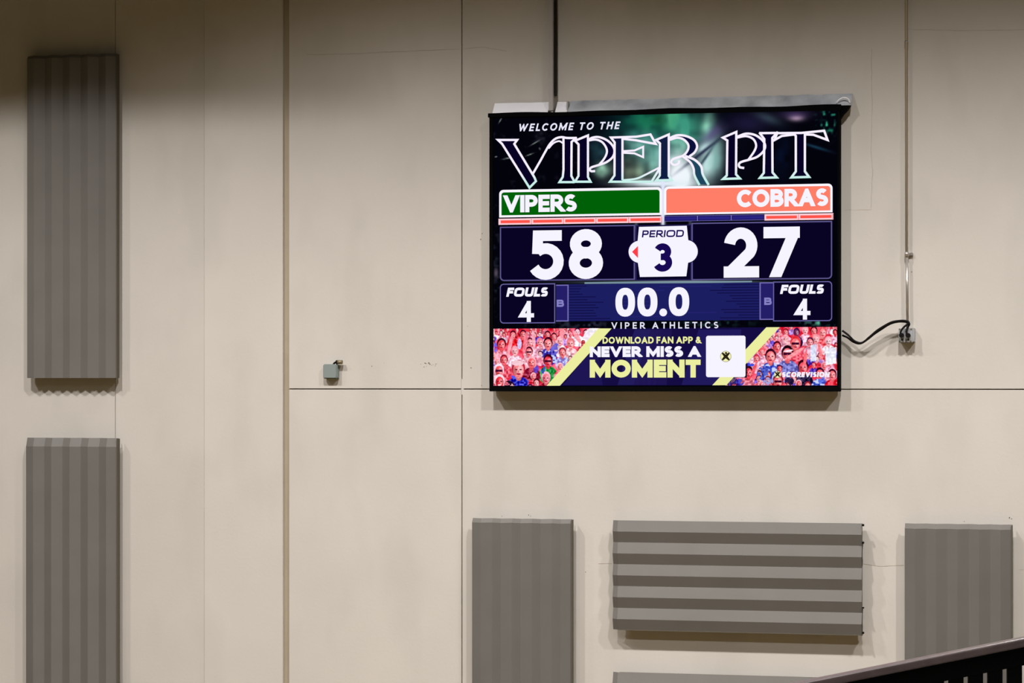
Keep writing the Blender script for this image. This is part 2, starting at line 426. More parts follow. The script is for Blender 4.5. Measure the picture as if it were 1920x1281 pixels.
# ------------------------------------------------------------------ the scoreboard
c0 = at(1250, 733, .16)
sb = thing('scoreboard', (c0.x, 0, c0.z), 'large black LED scoreboard on the beige wall reading VIPER PIT, 58 to 27', 'scoreboard')
xl = at(918.5, 700, .12).x; xr = at(1575, 700, .12).x
zt_ = at(920, 214, .12).z; zb_ = at(920, 734, .12).z
box('cabinet', (xl, -.118, zb_), (xr, -.03, zt_), M_black, sb, .004)
xs0 = at(925, 700, TS).x; xs1 = at(1570, 700, TS).x
zs1 = at(925, 222, TS).z; zs0 = at(925, 725, TS).z
for lo, hi in (((xl, -.14, zb_), (xs0-.002, -.119, zt_)), ((xs1+.002, -.14, zb_), (xr, -.119, zt_)), ((xs0-.002, -.14, zb_), (xs1+.002, -.119, zs0)), ((xs0-.002, -.14, zs1), (xs1+.002, -.119, zt_))):
    box('bezel', lo, hi, M_black, sb, .002)
# black flashing along the top, with a slightly uneven upper edge
pts = []
N = 40
for i in range(N+1):
    u = i/N; x = xl-.01+(xr-xl+.02)*u; pts.append((x, zt_+.006*math.sin(u*21)*math.sin(u*9)+.004))
pts += [(xr+.01, zt_-.045), (xl-.01, zt_-.03)]
extr('top_flashing', pts, -.148, -.09, M_black, sb)
zg = at(1585, 198, .1).z
extr('corner_gusset', [(xr-.05, zg+.004), (xr+.085, zg+.006), (xr+.06, zg-.035), (xr+.022, zg-.075), (xr-.02, zg-.14)], -.105, -.03, M_black, sb)
# sloping sheet metal over the top, wall edge higher than front edge
def sheet(x0, x1, m, name, hi=0.0, wave=0.0):
    xa = at(x0, 200, .1).x; xb = at(x1, 200, .1).x
    zlo = zt_+.000; zhi = zlo+.103+hi; n = max(2, int((xb-xa)/.06)); vs = []; fs = []
    for i in range(n+1):
        u = xa+(xb-xa)*i/n; dz = random.uniform(-1, 1)*wave
        top = (u, -.012, zhi+dz); bot = (u, -.110+random.uniform(-1, 1)*wave*.8, zlo)
        mid = (u, -.061+random.uniform(-1, 1)*wave*1.4, (zlo+zhi)/2)
        vs += [bot, mid, top]
    for i in range(n):
        b = 3*i; fs += [(b, b+1, b+4, b+3), (b+1, b+2, b+5, b+4)]
    o = mesh(name, vs, fs, m, sb); mo = o.modifiers.new('thick', 'SOLIDIFY'); mo.thickness = .003
    return o
sheet(923, 1027.5, M_white, 'cover_strip', 0, .0015)['label'] = 'short white left strip of sheet metal on top'
sheet(1041, 1063, M_white, 'cover_strip', 0, .003)
sheet(1064.5, 1596, M_galv, 'cover_strip', .004, .003)['label'] = 'long grey galvanised strip on top'
p = at(1064, 190, .1); box('strip_seam', (p.x-.012, -.09, zt_), (p.x+.002, -.03, zt_+.10), M_steel, sb, .002)
q0 = at(1568, 192, .12)
tube('cable_loop', [(q0.x+.0, -.10, zt_+.02), (q0.x+.02, -.105, zt_+.045), (q0.x+.06, -.10, zt_+.065), (q0.x+.1, -.105, zt_+.05), (q0.x+.112, -.10, zt_+.02)], .006, M_white, sb, 8)

# --- background picture grid (dark jungle), point colours on a fine LED grid
def blob(PX, PY, cx, cy, rx, ry, rot=0):
    c, s = math.cos(R(rot)), math.sin(R(rot)); dx = PX-cx; dy = PY-cy
    return np.exp(-(((dx*c+dy*s)/rx)**2+((-dx*s+dy*c)/ry)**2))
def grid_pic(name, px0, py0, px1, py1, step, fn, layer, parent, mask=None):
    xa, za = W(px0, py0); xb, _ = W(px1, py0); _, zb = W(px0, py1)
    nx = int((px1-px0)/step); nz = int((py1-py0)/step)
    xs = np.linspace(xa, xb, nx+1); zs = np.linspace(za, zb, nz+1)
    X, Z = np.meshgrid(xs, zs)
    y = -(TS+layer*STEP)
    dx, dy = X-CAM.x, y-CAM.y; dep = dx*fw.x+dy*fw.y; lat = dx*rt.x+dy*rt.y
    PX = 960+F_PX*lat/dep; PY = HOR-F_PX*Z/dep
    col = fn(PX, PY)
    v = np.stack([X, np.full_like(X, y), Z], -1).reshape(-1, 3)-np.array(parent_off(parent))
    idx = np.arange((nx+1)*(nz+1)).reshape(nz+1, nx+1)
    q = np.stack([idx[1:, :-1], idx[1:, 1:], idx[:-1, 1:], idx[:-1, :-1]], -1).reshape(-1, 4)
    if mask is not None:
        cx = (PX[1:, :-1]+PX[:-1, 1:])/2; cy = (PY[1:, :-1]+PY[:-1, 1:])/2
        q = q[mask(cx, cy).ravel()]
    me = bpy.data.meshes.new(name); me.vertices.add(len(v)); me.vertices.foreach_set('co', v.astype(np.float32).ravel())
    me.loops.add(q.size); me.loops.foreach_set('vertex_index', q.ravel().astype(np.int32))
    me.polygons.add(len(q)); me.polygons.foreach_set('loop_start', np.arange(0, q.size, 4, dtype=np.int32))
    me.update(calc_edges=True)
    c = np.clip(col, 0, 255)/255; c = np.where(c <= .04045, c/12.92, ((c+.055)/1.055)**2.4)
    c = np.concatenate([c.reshape(-1, 3), np.ones((c.size//3, 1))], 1)
    a = me.color_attributes.new('Col', 'FLOAT_COLOR', 'POINT'); a.data.foreach_set('color', c.astype(np.float32).ravel())
    return link(name, me, em, parent)
def smooth_noise(PX, PY, s, seed):
    r = np.random.default_rng(seed); g = r.random((64, 96)); x = (PX-900)/s; y = (PY-190)/s
    x = np.mod(x, 94); y = np.mod(y, 62); i = x.astype(int); j = y.astype(int); u = x-i; v = y-j
    u = u*u*(3-2*u); v = v*v*(3-2*v)
    return (g[j, i]*(1-u)*(1-v)+g[j, i+1]*u*(1-v)+g[j+1, i]*(1-u)*v+g[j+1, i+1]*u*v)
def jungle(PX, PY):
    col = np.zeros(PX.shape+(3,)); col[...] = (3, 3, 12)
    def add(c, m):
        nonlocal col
        col = col*(1-m[..., None])+np.array(c)*m[..., None]
    n1 = smooth_noise(PX, PY, 34, 1); n2 = smooth_noise(PX, PY, 12, 2); n3 = smooth_noise(PX, PY, 5, 3)
    left = np.clip((1120-PX)/160, 0, 1)
    add((40, 46, 62), np.clip(n3*n2*1.4-.62, 0, 1)*.7*np.clip((1180-PX)/200, 0, 1))
    tx = lambda m: np.clip(m*(.62+.75*n2), 0, 1)
    add((8, 62, 60), tx(blob(PX, PY, 1225, 245, 70, 52)*1.2))
    add((22, 108, 78), tx(blob(PX, PY, 1216, 228, 36, 20)*1.1))
    add((14, 70, 45), tx(blob(PX, PY, 1238, 224, 14, 16)*.9))
    add((70, 165, 120), tx(blob(PX, PY, 1262, 224, 15, 22)*1.15))
    add((60, 150, 125), tx(blob(PX, PY, 1290, 240, 30, 28)*1.1))
    add((150, 225, 195), tx(blob(PX, PY, 1327, 236, 12, 26, 12)*1.05))
    add((120, 175, 165), tx(blob(PX, PY, 1190, 270, 26, 20)*.7))
    add((30, 60, 70), tx(blob(PX, PY, 1125, 285, 26, 26)*.7))
    add((150, 200, 175), tx(blob(PX, PY, 1130, 319, 14, 13)*.95))
    add((135, 150, 125), tx(blob(PX, PY, 1190, 322, 34, 24)*.8))
    add((130, 200, 185), tx(blob(PX, PY, 1222, 292, 26, 34)*.8))
    add((120, 190, 170), tx(blob(PX, PY, 1270, 272, 20, 18)*1.0))
    add((175, 215, 210), tx(blob(PX, PY, 1270, 305, 28, 22)*.8))
    add((240, 247, 252), np.clip(blob(PX, PY, 1276, 332, 28, 34)*1.35, 0, 1))
    add((225, 238, 247), np.clip(blob(PX, PY, 1235, 344, 66, 7)*1.1, 0, 1))
    add((195, 230, 228), np.clip(blob(PX, PY, 1330, 305, 20, 40, 25)*1.1, 0, 1))
    add((190, 222, 222), np.clip(blob(PX, PY, 1322, 277, 18, 10, -38)*1.1, 0, 1))
    add((150, 205, 195), tx(blob(PX, PY, 1345, 290, 14, 44)*.8))
    add((95, 85, 135), tx(blob(PX, PY, 1342, 247, 30, 11, -35)*.8))
    add((20, 25, 55), blob(PX, PY, 1318, 285, 48, 3.2, -38)*.85)
    add((20, 40, 60), blob(PX, PY, 1322, 297, 26, 2.6, -55)*.75)
    add((5, 6, 18), blob(PX, PY, 1385, 300, 32, 90)*.9)
    add((5, 6, 20), blob(PX, PY, 1372, 225, 24, 16)*.95)
    add((70, 95, 100), blob(PX, PY, 1440, 222, 26, 9, 20)*.6)
    add((50, 45, 95), blob(PX, PY, 1405, 232, 40, 20)*.45)
    add((195, 165, 185), blob(PX, PY, 1493, 221, 14, 6)*.95)
    add((80, 60, 110), blob(PX, PY, 1490, 214, 30, 9)*.6)
    add((20, 90, 75), np.clip(n3*1.6-.75, 0, 1)*blob(PX, PY, 1556, 222, 14, 24)*2.2)
    add((60, 210, 160), np.clip(n3*2-1.35, 0, 1)*blob(PX, PY, 1554, 222, 16, 22)*2)
    add((25, 70, 95), blob(PX, PY, 1530, 276, 26, 2.5, 17)*.8)
    add((10, 25, 60), blob(PX, PY, 1465, 290, 16, 45)*.6*n2)
    add((50, 50, 62), blob(PX, PY, 1015, 258, 9, 12)*n3*1.0)
    for x, y, rx, rot in ((938, 226, 5, -60), (1003, 268, 9, -30), (993, 290, 7, -20), (951, 297, 8, -10), (1012, 279, 2, 60), (930, 294, 2, 0)):
        add((170, 185, 175), blob(PX, PY, x, y, rx, .9, rot)*.8)
    # lower side strips and the band under the panels
    add((50, 60, 75), np.clip(n3*1.5-.8, 0, 1)*blob(PX, PY, 931, 520, 6, 60)*.9)
    add((90, 80, 95), blob(PX, PY, 930, 512, 4, 9)*.9)
    add((160, 190, 190), blob(PX, PY, 1255, 529.5, 150, 2.6)*.85)
    add((200, 220, 225), blob(PX, PY, 1300, 528.5, 80, 2.2)*.7)
    add((35, 70, 70), np.clip(n3*1.8-.7, 0, 1)*blob(PX, PY, 1340, 606, 60, 6)*1.2)
    add((55, 60, 80), np.clip(n3*1.8-.8, 0, 1)*blob(PX, PY, 1090, 609, 50, 6)*1.2)
    add((70, 140, 120), np.clip(n3*2.2-1.1, 0, 1)*blob(PX, PY, 1540, 606, 32, 5)*1.4)
    add((150, 160, 190), blob(PX, PY, 1193, 424, 3, 12)*.5+blob(PX, PY, 1294, 424, 3, 12)*.5)
    add((225, 230, 250), np.clip(blob(PX, PY, 1243, 380, 4, 60)*1.5, 0, 1))
    return col
screen = grid_pic('screen', 925.5, 222, 1569.5, 725, 1.6, jungle, 0, sb)
screen['label'] = 'lit display with a dark green and navy jungle background'

WHT = (246, 244, 255); NAV = (9, 4, 36); BORD = (92, 86, 140)
def ytilt(px, py, x):  # photo height at x of the level line through (px, py)
    xw, z = W(px, py); v = Vector((W(x, py)[0]-CAM.x, -TS-CAM.y, z)); return HOR-F_PX*z/(v.x*fw.x+v.y*fw.y)
# title lettering traced as outlines
def c1(pts): return [(900+x/5.3333, 150+y/5.3333) for x, y in pts]
def c2(pts): return [(1240+x/5.3333, 150+y/5.3333) for x, y in pts]
def tcol(p):
    # p is (x, z); white at the top of the title turning pale mint at its foot
    f = min(max((at(1240, 318, TS).z-p[1])/.10, 0), 1); a = (248, 240, 255); b = (196, 240, 232)
    return tuple(a[i]*(1-f)+b[i]*f for i in range(3))
def smoothp(pts, k=5):
    P = [Vector(p) for p in pts]; P = [P[0]*2-P[1]]+P+[P[-1]*2-P[-2]]; out = []
    for i in range(1, len(P)-2):
        a, b, c, d = P[i-1:i+3]
        for j in range(k):
            t = j/k; out.append(tuple(.5*((2*b)+(c-a)*t+(2*a-5*b+4*c-d)*t*t+(3*b-a-3*c+d)*t**3)))
    out.append(tuple(P[-2])); return out
tl = Pic()
def fillp(pts, col=(8, 3, 36)): tl.poly([W(*p) for p in pts], col, 1)
def line(pts, wpx=4.2, curve=False, closed=False):
    if curve: pts = smoothp(pts)
    if not closed and len(pts) > 2 and False: pass
    P = [W(*p) for p in pts]
    Q = [P[0]]
    for a, b in zip(P[:-1], P[1:]):   # split long runs so the colour can change along them
        n = max(1, int((Vector(b)-Vector(a)).length/.05))
        for i in range(1, n+1): Q.append((a[0]+(b[0]-a[0])*i/n, a[1]+(b[1]-a[1])*i/n))
    stroke(tl, Q if not closed else Q[:-1], wpx/215*.98, tcol, 2, closed, (.006, .006))
fillp(c1([(200, 605), (370, 605), (345, 640), (545, 1010), (495, 1070), (230, 640)]))
fillp(c1([(835, 580), (930, 580), (915, 960), (940, 1020), (800, 1020), (835, 960)]))
fillp(c1([(955, 605), (1080, 560), (1080, 980), (1100, 1015), (950, 1018), (985, 970), (985, 640)]))
fillp(c1([(1310, 580), (1425, 580), (1425, 1010), (1300, 1018), (1345, 960), (1345, 620)]), (14, 22, 58))
fillp(c1([(1765, 600), (1888, 545), (1888, 1000), (1765, 1005), (1800, 960), (1800, 630)]), (14, 28, 66))
fillp(c2([(618, 575), (748, 522), (745, 950), (775, 985), (615, 990), (655, 960), (660, 600)]))
fillp(c2([(990, 535), (1155, 530), (1110, 570), (1110, 930), (1150, 975), (990, 980), (1025, 930), (1030, 590)]))
fillp(c2([(1345, 540), (1435, 540), (1435, 920), (1470, 970), (1305, 973), (1345, 920)]))
def crescent(o, i, f, col=(9, 4, 44)):
    a = smoothp(o, 4); b = smoothp(i, 4)
    n = min(len(a), len(b)); 
    for k in range(n-1):
        ka, kb = int(k*(len(a)-1)/(n-1)), int(k*(len(b)-1)/(n-1)); ka2, kb2 = int((k+1)*(len(a)-1)/(n-1)), int((k+1)*(len(b)-1)/(n-1))
        fillp(f([a[ka], a[ka2], b[kb2], b[kb]]), col)
Po = [(1085, 600), (1125, 577), (1190, 572), (1265, 600), (1320, 648), (1345, 705), (1328, 770), (1265, 822), (1190, 850)]
Pi = [(1085, 605), (1160, 597), (1222, 622), (1262, 678), (1268, 730), (1240, 790), (1190, 850)]
crescent(Po, Pi, c1)
line(c1([(180, 600), (372, 600), (343, 640), (545, 975), (560, 1012), (495, 1078), (222, 640), (180, 600)]), closed=True)
line(c1([(525, 945), (600, 815), (655, 715), (700, 640), (755, 588), (815, 572), (870, 580), (962, 580)]), 4.2, True)
line(c1([(690, 680), (735, 632), (790, 612), (830, 632)]), 3.2, True)
line(c1([(835, 590), (835, 900), (828, 970), (795, 1022), (940, 1022)]))
line(c1([(960, 580), (916, 620), (914, 960), (945, 1018)]))
line(c1([(1080, 555), (950, 608), (986, 645), (985, 960), (950, 1018), (1106, 1018), (1080, 970), (1080, 555)]), closed=True)
line(c1(Po+[(1120, 872), (1098, 893), (1112, 912), (1145, 912)]), 4.2, True)
line(c1(Pi), 4.0, True)
line(c1([(1425, 590), (1425, 995)]))
line(c1([(1440, 590), (1560, 603), (1690, 628), (1758, 640), (1705, 545), (1560, 568), (1310, 576), (1347, 625), (1345, 955), (1300, 1018), (1715, 1018), (1800, 880)]))
line(c1([(1430, 1003), (1560, 988), (1650, 950), (1790, 878)]), 3.6, True)
line(c1([(1430, 712), (1545, 706), (1632, 668), (1632, 772), (1545, 734), (1430, 728)]), 3.6)
line(c1([(1888, 545), (1762, 600), (1800, 635), (1798, 955), (1762, 1005), (1918, 1000), (1888, 960), (1888, 545)]), closed=True)
Ro = [(85, 580), (160, 553), (250, 562), (328, 602), (358, 662), (335, 722), (285, 762)]
Ri = [(90, 597), (160, 578), (222, 595), (268, 645), (265, 700), (225, 752)]
crescent(Ro, Ri, c2, (12, 14, 60))
Lo = [(245, 762), (335, 800), (398, 865), (415, 945), (470, 1045)]; Li = [(215, 765), (288, 822), (322, 885), (332, 955), (378, 1045)]
crescent(Lo, Li, c2, (30, 70, 95))
line(c2(Ro), 4.2, True); line(c2(Ri+[(180, 770), (118, 792), (98, 825), (130, 850), (172, 835), (178, 812)]), 4.2, True)
line(c2(Lo), 4.4, True); line(c2(Li), 4.2, True)
line(c2([(750, 520), (615, 577), (660, 605), (655, 955), (618, 990), (785, 985), (747, 945), (750, 520)]), closed=True)
Qo = [(765, 565), (850, 537), (940, 552), (1010, 602), (1038, 655), (1022, 712), (960, 768), (885, 795)]
Qi = [(765, 575), (850, 562), (920, 592), (948, 652), (930, 712), (875, 792)]
crescent(Qo, Qi, c2)
line(c2(Qo+[(800, 820), (776, 845), (785, 872), (822, 880)]), 4.2, True); line(c2(Qi), 4.0, True)
line(c2([(985, 532), (1030, 592), (1025, 930), (985, 980), (1155, 975), (1112, 925), (1110, 580), (1160, 525)]))
line(c2([(985, 532), (1165, 530)]))
line(c2([(1130, 602), (1205, 560), (1330, 545), (1345, 560), (1345, 915), (1300, 975), (1478, 970), (1436, 915), (1436, 545), (1520, 548), (1662, 600), (1628, 508), (1400, 530), (1160, 532), (1130, 602)]), closed=True)
tl.build('title_lettering', screen, 'VIPER PIT in white outlined ornamental capitals')

wl = Pic()
text(wl, 'WELCOME TO THE', 971, 232.5, 1163, 246.5, .2, (232, 232, 250), 2, gap=.3, slant=.2, space=.8)
wl.build('welcome_lettering', screen)['kind'] = 'stuff'

def bar(name, x0, y0, x1, y1, inner, col, r, s, tx):
    p = Pic(); p.poly(rrect(x0, y0, x1, y1, r), (250, 246, 255), 1)
    p.poly(rrect(*inner, tuple(max(q-3, 0) for q in r)), col, 2)
    text(p, s, *tx, col=WHT, layer=3, wt=.25, gap=.045)
    return p
p = bar('n', 936, 356.3, 1241, 408, (940.3, 361, 1236.8, 404), (0, 96, 8), (8, 8, 0, 0), 'VIPERS', (944, 366.5, 1081.5, 398.8))
p.build('team_name_bar', screen, 'green bar reading VIPERS')
p = bar('n', 1245, 350, 1561, 403, (1249.4, 354.2, 1556.8, 399.5), (255, 126, 104), (8, 8, 0, 0), 'COBRAS', (1381.6, 356, 1552.8, 389))
p.build('team_name_bar', screen, 'orange bar reading COBRAS')
for side in (0, 1):
    p = Pic()
    if side == 0:
        p.poly(rrect(934.7, 410.3, 1241, 421.8), (255, 206, 214), 1)
        segs = [(936.9, 995.6), (997.8, 1055.6), (1057.8, 1116.4), (1118.8, 1178), (1180.2, 1240)]
        for a, b in segs:
            y = ytilt(935, 410.3, a); p.poly(rrect(a+2, y+3.2, b-2.2, y+8.6), (255, 84, 74), 2)
            p.poly(rrect(b+.4, y+.5, b+1.3, y+11), (240, 60, 70), 2)
    else:
        p.poly(rrect(1245.5, 405, 1433, 415.5), (120, 112, 190), 1)
        y = ytilt(1245.5, 404.6, 1433.5); p.poly(rrect(1433.5, y, 1562.6, y+12), (255, 206, 214), 1)
        for a, b in ((1246.5, 1307), (1308.6, 1370.2), (1372, 1432.8)):
            y = ytilt(1245.5, 405, a); p.poly(rrect(a, y+.8, b, y+9.8), (26, 18, 90), 2); p.poly(rrect(a+1.6, y+2.4, b-1.6, y+8), (42, 36, 130), 3)
        for a, b in ((1434.6, 1496.5), (1498.5, 1561.2)):
            y = ytilt(1245.5, 404.6, a); p.poly(rrect(a+2, y+3.4, b-2.2, y+8.8), (255, 84, 74), 2); p.poly(rrect(b+.1, y+.7, b+1.0, y+11.2), (240, 60, 70), 2)
    p.build('timeout_bar', screen)
# score panels
p = Pic(); p.poly(rrect(937.3, 425.3, 1191, 527.4, (0, 0, 0, 8)), BORD, 1); p.poly(rrect(939.6, 427.6, 1188.2, 525, (0, 0, 0, 6)), NAV, 2)
text(p, '5', 993.8, 432.5, 1057.9, 525.2, .215, WHT, 3); text(p, '8', 1066.5, 430.2, 1130.8, 523.6, .225, WHT, 3)
p.build('score_panel', screen, 'left score panel reading 58')
p = Pic(); p.poly(rrect(1296.5, 418, 1560.3, 525.6, (0, 0, 8, 0)), BORD, 1); p.poly(rrect(1299, 420.3, 1558, 523.4, (0, 0, 6, 0)), NAV, 2)
text(p, '2', 1357, 427, 1423.4, 521, .225, WHT, 3); text(p, '7', 1431.6, 425.8, 1499.7, 520, .225, WHT, 3)
p.build('score_panel', screen, 'right score panel reading 27')
# period badge
p = Pic()
def disc(cx, cy, r, n=32): return [W(cx+r*math.cos(2*math.pi*i/n), cy+r*math.sin(2*math.pi*i/n)) for i in range(n)]
p.poly(rrect(1192, 422.5, 1296.5, 526.5), (34, 28, 80), 1)
p.poly(rrect(1194, 424.5, 1294.5, 524.5), (8, 4, 36), 2)
p.poly(disc(1199.5, 472.3, 22.6), (20, 12, 60), 2.5); p.poly(disc(1287, 471.6, 23), (20, 12, 60), 2.5)
p.poly(disc(1199.5, 472.3, 20.8), WHT, 3); p.poly(disc(1287, 471.6, 21.4), WHT, 3)
p.poly([W(*q) for q in ((1198.2, 425.6), (1287.8, 423.4), (1290.5, 449), (1293, 471), (1290, 495), (1287, 518.2), (1200, 519.6), (1196.4, 495), (1194, 472), (1196, 449))], WHT, 4)
p.poly([W(*q) for q in ((1185.2, 472.4), (1196.3, 461.3), (1196.3, 484))], (255, 62, 72), 5)
text(p, 'PERIOD', 1203.7, 432.2, 1283, 445.4, .21, (24, 8, 84), 5, gap=.14, slant=.1, sq=3.6)
text(p, '3', 1225.9, 456.6, 1261.2, 509.8, .235, (24, 8, 84), 5)
p.build('period_badge', screen, 'white badge reading PERIOD 3 with a small red arrow')
# clock row
p = Pic(); p.poly(rrect(1096, 529.4, 1410, 532.4), (120, 146, 160), 1); p.poly(rrect(1066, 533.2, 1424, 602.3), (28, 30, 98), 1)
for i in range(13):
    y = 536+i*5.1; a = random.uniform(15, 80); b = random.uniform(25, 95)
    p.poly(rrect(1067, y, 1067+a, y+1.5), (15, 12, 66), 2)
    yy = ytilt(1066, y, 1423-b); p.poly(rrect(1423-b, yy, 1423, yy+1.5), (15, 12, 66), 2)
for i in range(9):
    y = 538+i*7; x = 1120+random.uniform(0, 160); yy = ytilt(1066, y, x); p.poly(rrect(x, yy, x+random.uniform(30, 100), yy+1.6), (36, 34, 112), 2)
text(p, '0', 1154, 540, 1190.8, 594, .24, WHT, 3, sq=2.4); text(p, '0', 1195.2, 539.6, 1232.8, 593.6, .24, WHT, 3, sq=2.4)
p.poly(disc(1243.6, 586, 7.2), WHT, 3); text(p, '0', 1254, 538.8, 1292.4, 593, .24, WHT, 3, sq=2.4)
p.build('clock_panel', screen, 'navy clock band reading 00.0')
for (x0, y0, x1, y1, rad, t1, t2, bx, bt, lab) in (
    (937.3, 532.3, 1041, 606.8, (7, 0, 0, 7), (949.7, 539.6, 1028.6, 556.6), (974, 564.6, 1001.4, 604), (1042.6, 534, 1066.2, 603), (1044, 562.2, 1057.6, 575.6), 'left'),
    (1449.6, 528.2, 1560.3, 602.8, (0, 7, 7, 0), (1463, 534.2, 1546.2, 551.4), (1490.6, 560.4, 1519.6, 599.6), (1424.2, 529.6, 1449.4, 600), (1433, 558.2, 1447, 572), 'right')):
    p = Pic(); p.poly(rrect(x0, y0, x1, y1, rad), (104, 98, 160), 1)
    p.poly(rrect(x0+1.8, y0+1.8, x1-1.8, y1-1.8, tuple(max(r-1.5, 0) for r in rad)), NAV, 2)
    text(p, 'FOULS', *t1, .28, WHT, 3, gap=.09, slant=.16, sq=3.8)
    text(p, '4', *t2, .2, WHT, 3)
    p.poly(rrect(*bx), (116, 108, 178), 2); p.poly(rrect(bx[0]+(0 if lab == 'left' else 2.2), bx[1]+2, bx[2]-(2.2 if lab == 'left' else 0), bx[3]-2), (36, 30, 104), 3)
    text(p, 'B', *bt, .26, (134, 128, 196), 4, sq=3)
    p.build('fouls_panel', screen, lab+' fouls panel reading FOULS 4')
p = Pic(); text(p, 'VIPER ATHLETICS', 1146.6, 604.6, 1347, 616.8, .19, (228, 228, 246), 7, gap=.5, space=1.15)
p.build('athletics_lettering', screen)['kind'] = 'stuff'

# --- crowd pictures
def crowd(main, extras, seed, region):
    r = np.random.default_rng(seed)
    def fn(PX, PY):
        col = np.zeros(PX.shape+(3,)); n1 = smooth_noise(PX-0, PY-420, 7, seed); n2 = smooth_noise(PX, PY-420, 3, seed+1)
        col[...] = (238, 58, 84); col += (n1[..., None]-.5)*np.array((60, 130, 130))
        def put(m, c, j=18):
            col[m] = np.array(c)+(n2[m][:, None]-.5)*j*2
        def ell(cx, cy, rx, ry, rot=0):
            c, s = math.cos(rot), math.sin(rot); dx = PX-cx; dy = PY-cy
            return ((dx*c+dy*s)/rx)**2+((-dx*s+dy*c)/ry)**2 < 1
        def person(x, y, s, hair=(70, 0, 26), face=(250, 110, 118), shirt=(250, 180, 205), kind=''):
            b = ell(x, y+s*2.7, s*1.75, s*1.75)&(PY > y+s*.7); put(b, shirt, 75)
            if kind == 'flower':
                f = b & (n2 > .55); put(f, (190, 205, 250)); 
            put(ell(x, y+s*.95, s*.42, s*.6), tuple(v*.86 for v in face))
            put(ell(x, y-s*.12, s*.90, s*1.16), hair)
            f = ell(x, y+s*.15, s*.72, s*.98); put(f, face, 26)
            put(ell(x+s*.22, y+s*.1, s*.34, s*.62)&f, tuple(min(255, v+(255-v)*.45) for v in face), 8)
            put(ell(x-s*.5, y+s*.3, s*.24, s*.6)&f, tuple(v*.80 for v in face), 8)
            if kind == 'glasses': put((abs(PY-(y+s*.05)) < s*.2)&(abs(PX-x) < s*.62), (60, 0, 40), 5)
            else:
                for d in (-1, 1): put(ell(x+d*s*.3, y+s*.02, s*.17, s*.10), (120, 10, 40), 5)
            put(ell(x, y+s*.28, s*.1, s*.16), tuple(v*.85 for v in face), 5)
            put(ell(x, y+s*.62, s*.3, s*.12), (255, 225, 235) if kind == 'smile' else (170, 20, 50), 5)
            if kind == 'cap': put(ell(x-s*.1, y-s*.85, s*.8, s*.36), (250, 205, 215), 10)
        hairs = [(70, 0, 26), (110, 10, 36), (150, 30, 40), (60, 10, 60), (250, 190, 205)]
        shirts = [(250, 150, 175), (255, 215, 235), (90, 60, 190), (235, 60, 80), (200, 150, 230), (255, 120, 140)]
        faces = [(252, 120, 126), (255, 160, 168), (244, 84, 92), (255, 190, 196)]
        x0, y0, x1, y1 = region; y = y0+1; rows = []
        while y < y1+4:
            s = 3.2+(y-y0)/(y1-y0)*3.2
            x = x0-4+r.uniform(0, 6)
            while x < x1+5:
                rows.append((y+r.uniform(-2.5, 2.5), x, s*r.uniform(.85, 1.15))); x += s*2.7
            y += s*1.7
        allp = [(yy, xx, ss, None) for yy, xx, ss in rows]+[(m[1], m[0], m[2], m) for m in main]
        for yy, xx, ss, m in sorted(allp, key=lambda q: q[0]):
            if m is None: 
                if min(math.hypot((xx-q[0]), (yy-q[1]-q[2]*.5)*.8)-q[2]*1.7 for q in main) < 1: continue
                person(xx, yy, ss, hairs[r.integers(5)], faces[r.integers(4)], shirts[r.integers(6)])
            else: person(xx, yy, ss, *m[3:])
        for cx, cy, rx, ry, rot, c in extras: put((ell(cx, cy, rx, ry, R(rot)) if c[0] not in (222, 240) else ((abs(PX-cx) < rx*.85)&(abs(PY-cy+(PX-cx)*.15) < ry*.85)))&((n2 > .42)|(c[0] > 200)), c, 26)
        return col
    return fn
def L5(x, y, s, *a): return (900+x/5.333, 510+y/5.333, s/5.333*.98)+a
def L6(x, y, s, *a): return (1240+x/4.928, 510+y/4.928, s/4.928*.98)+a
dk = (64, 0, 26); bl = (60, 70, 205); pk = (250, 110, 118)
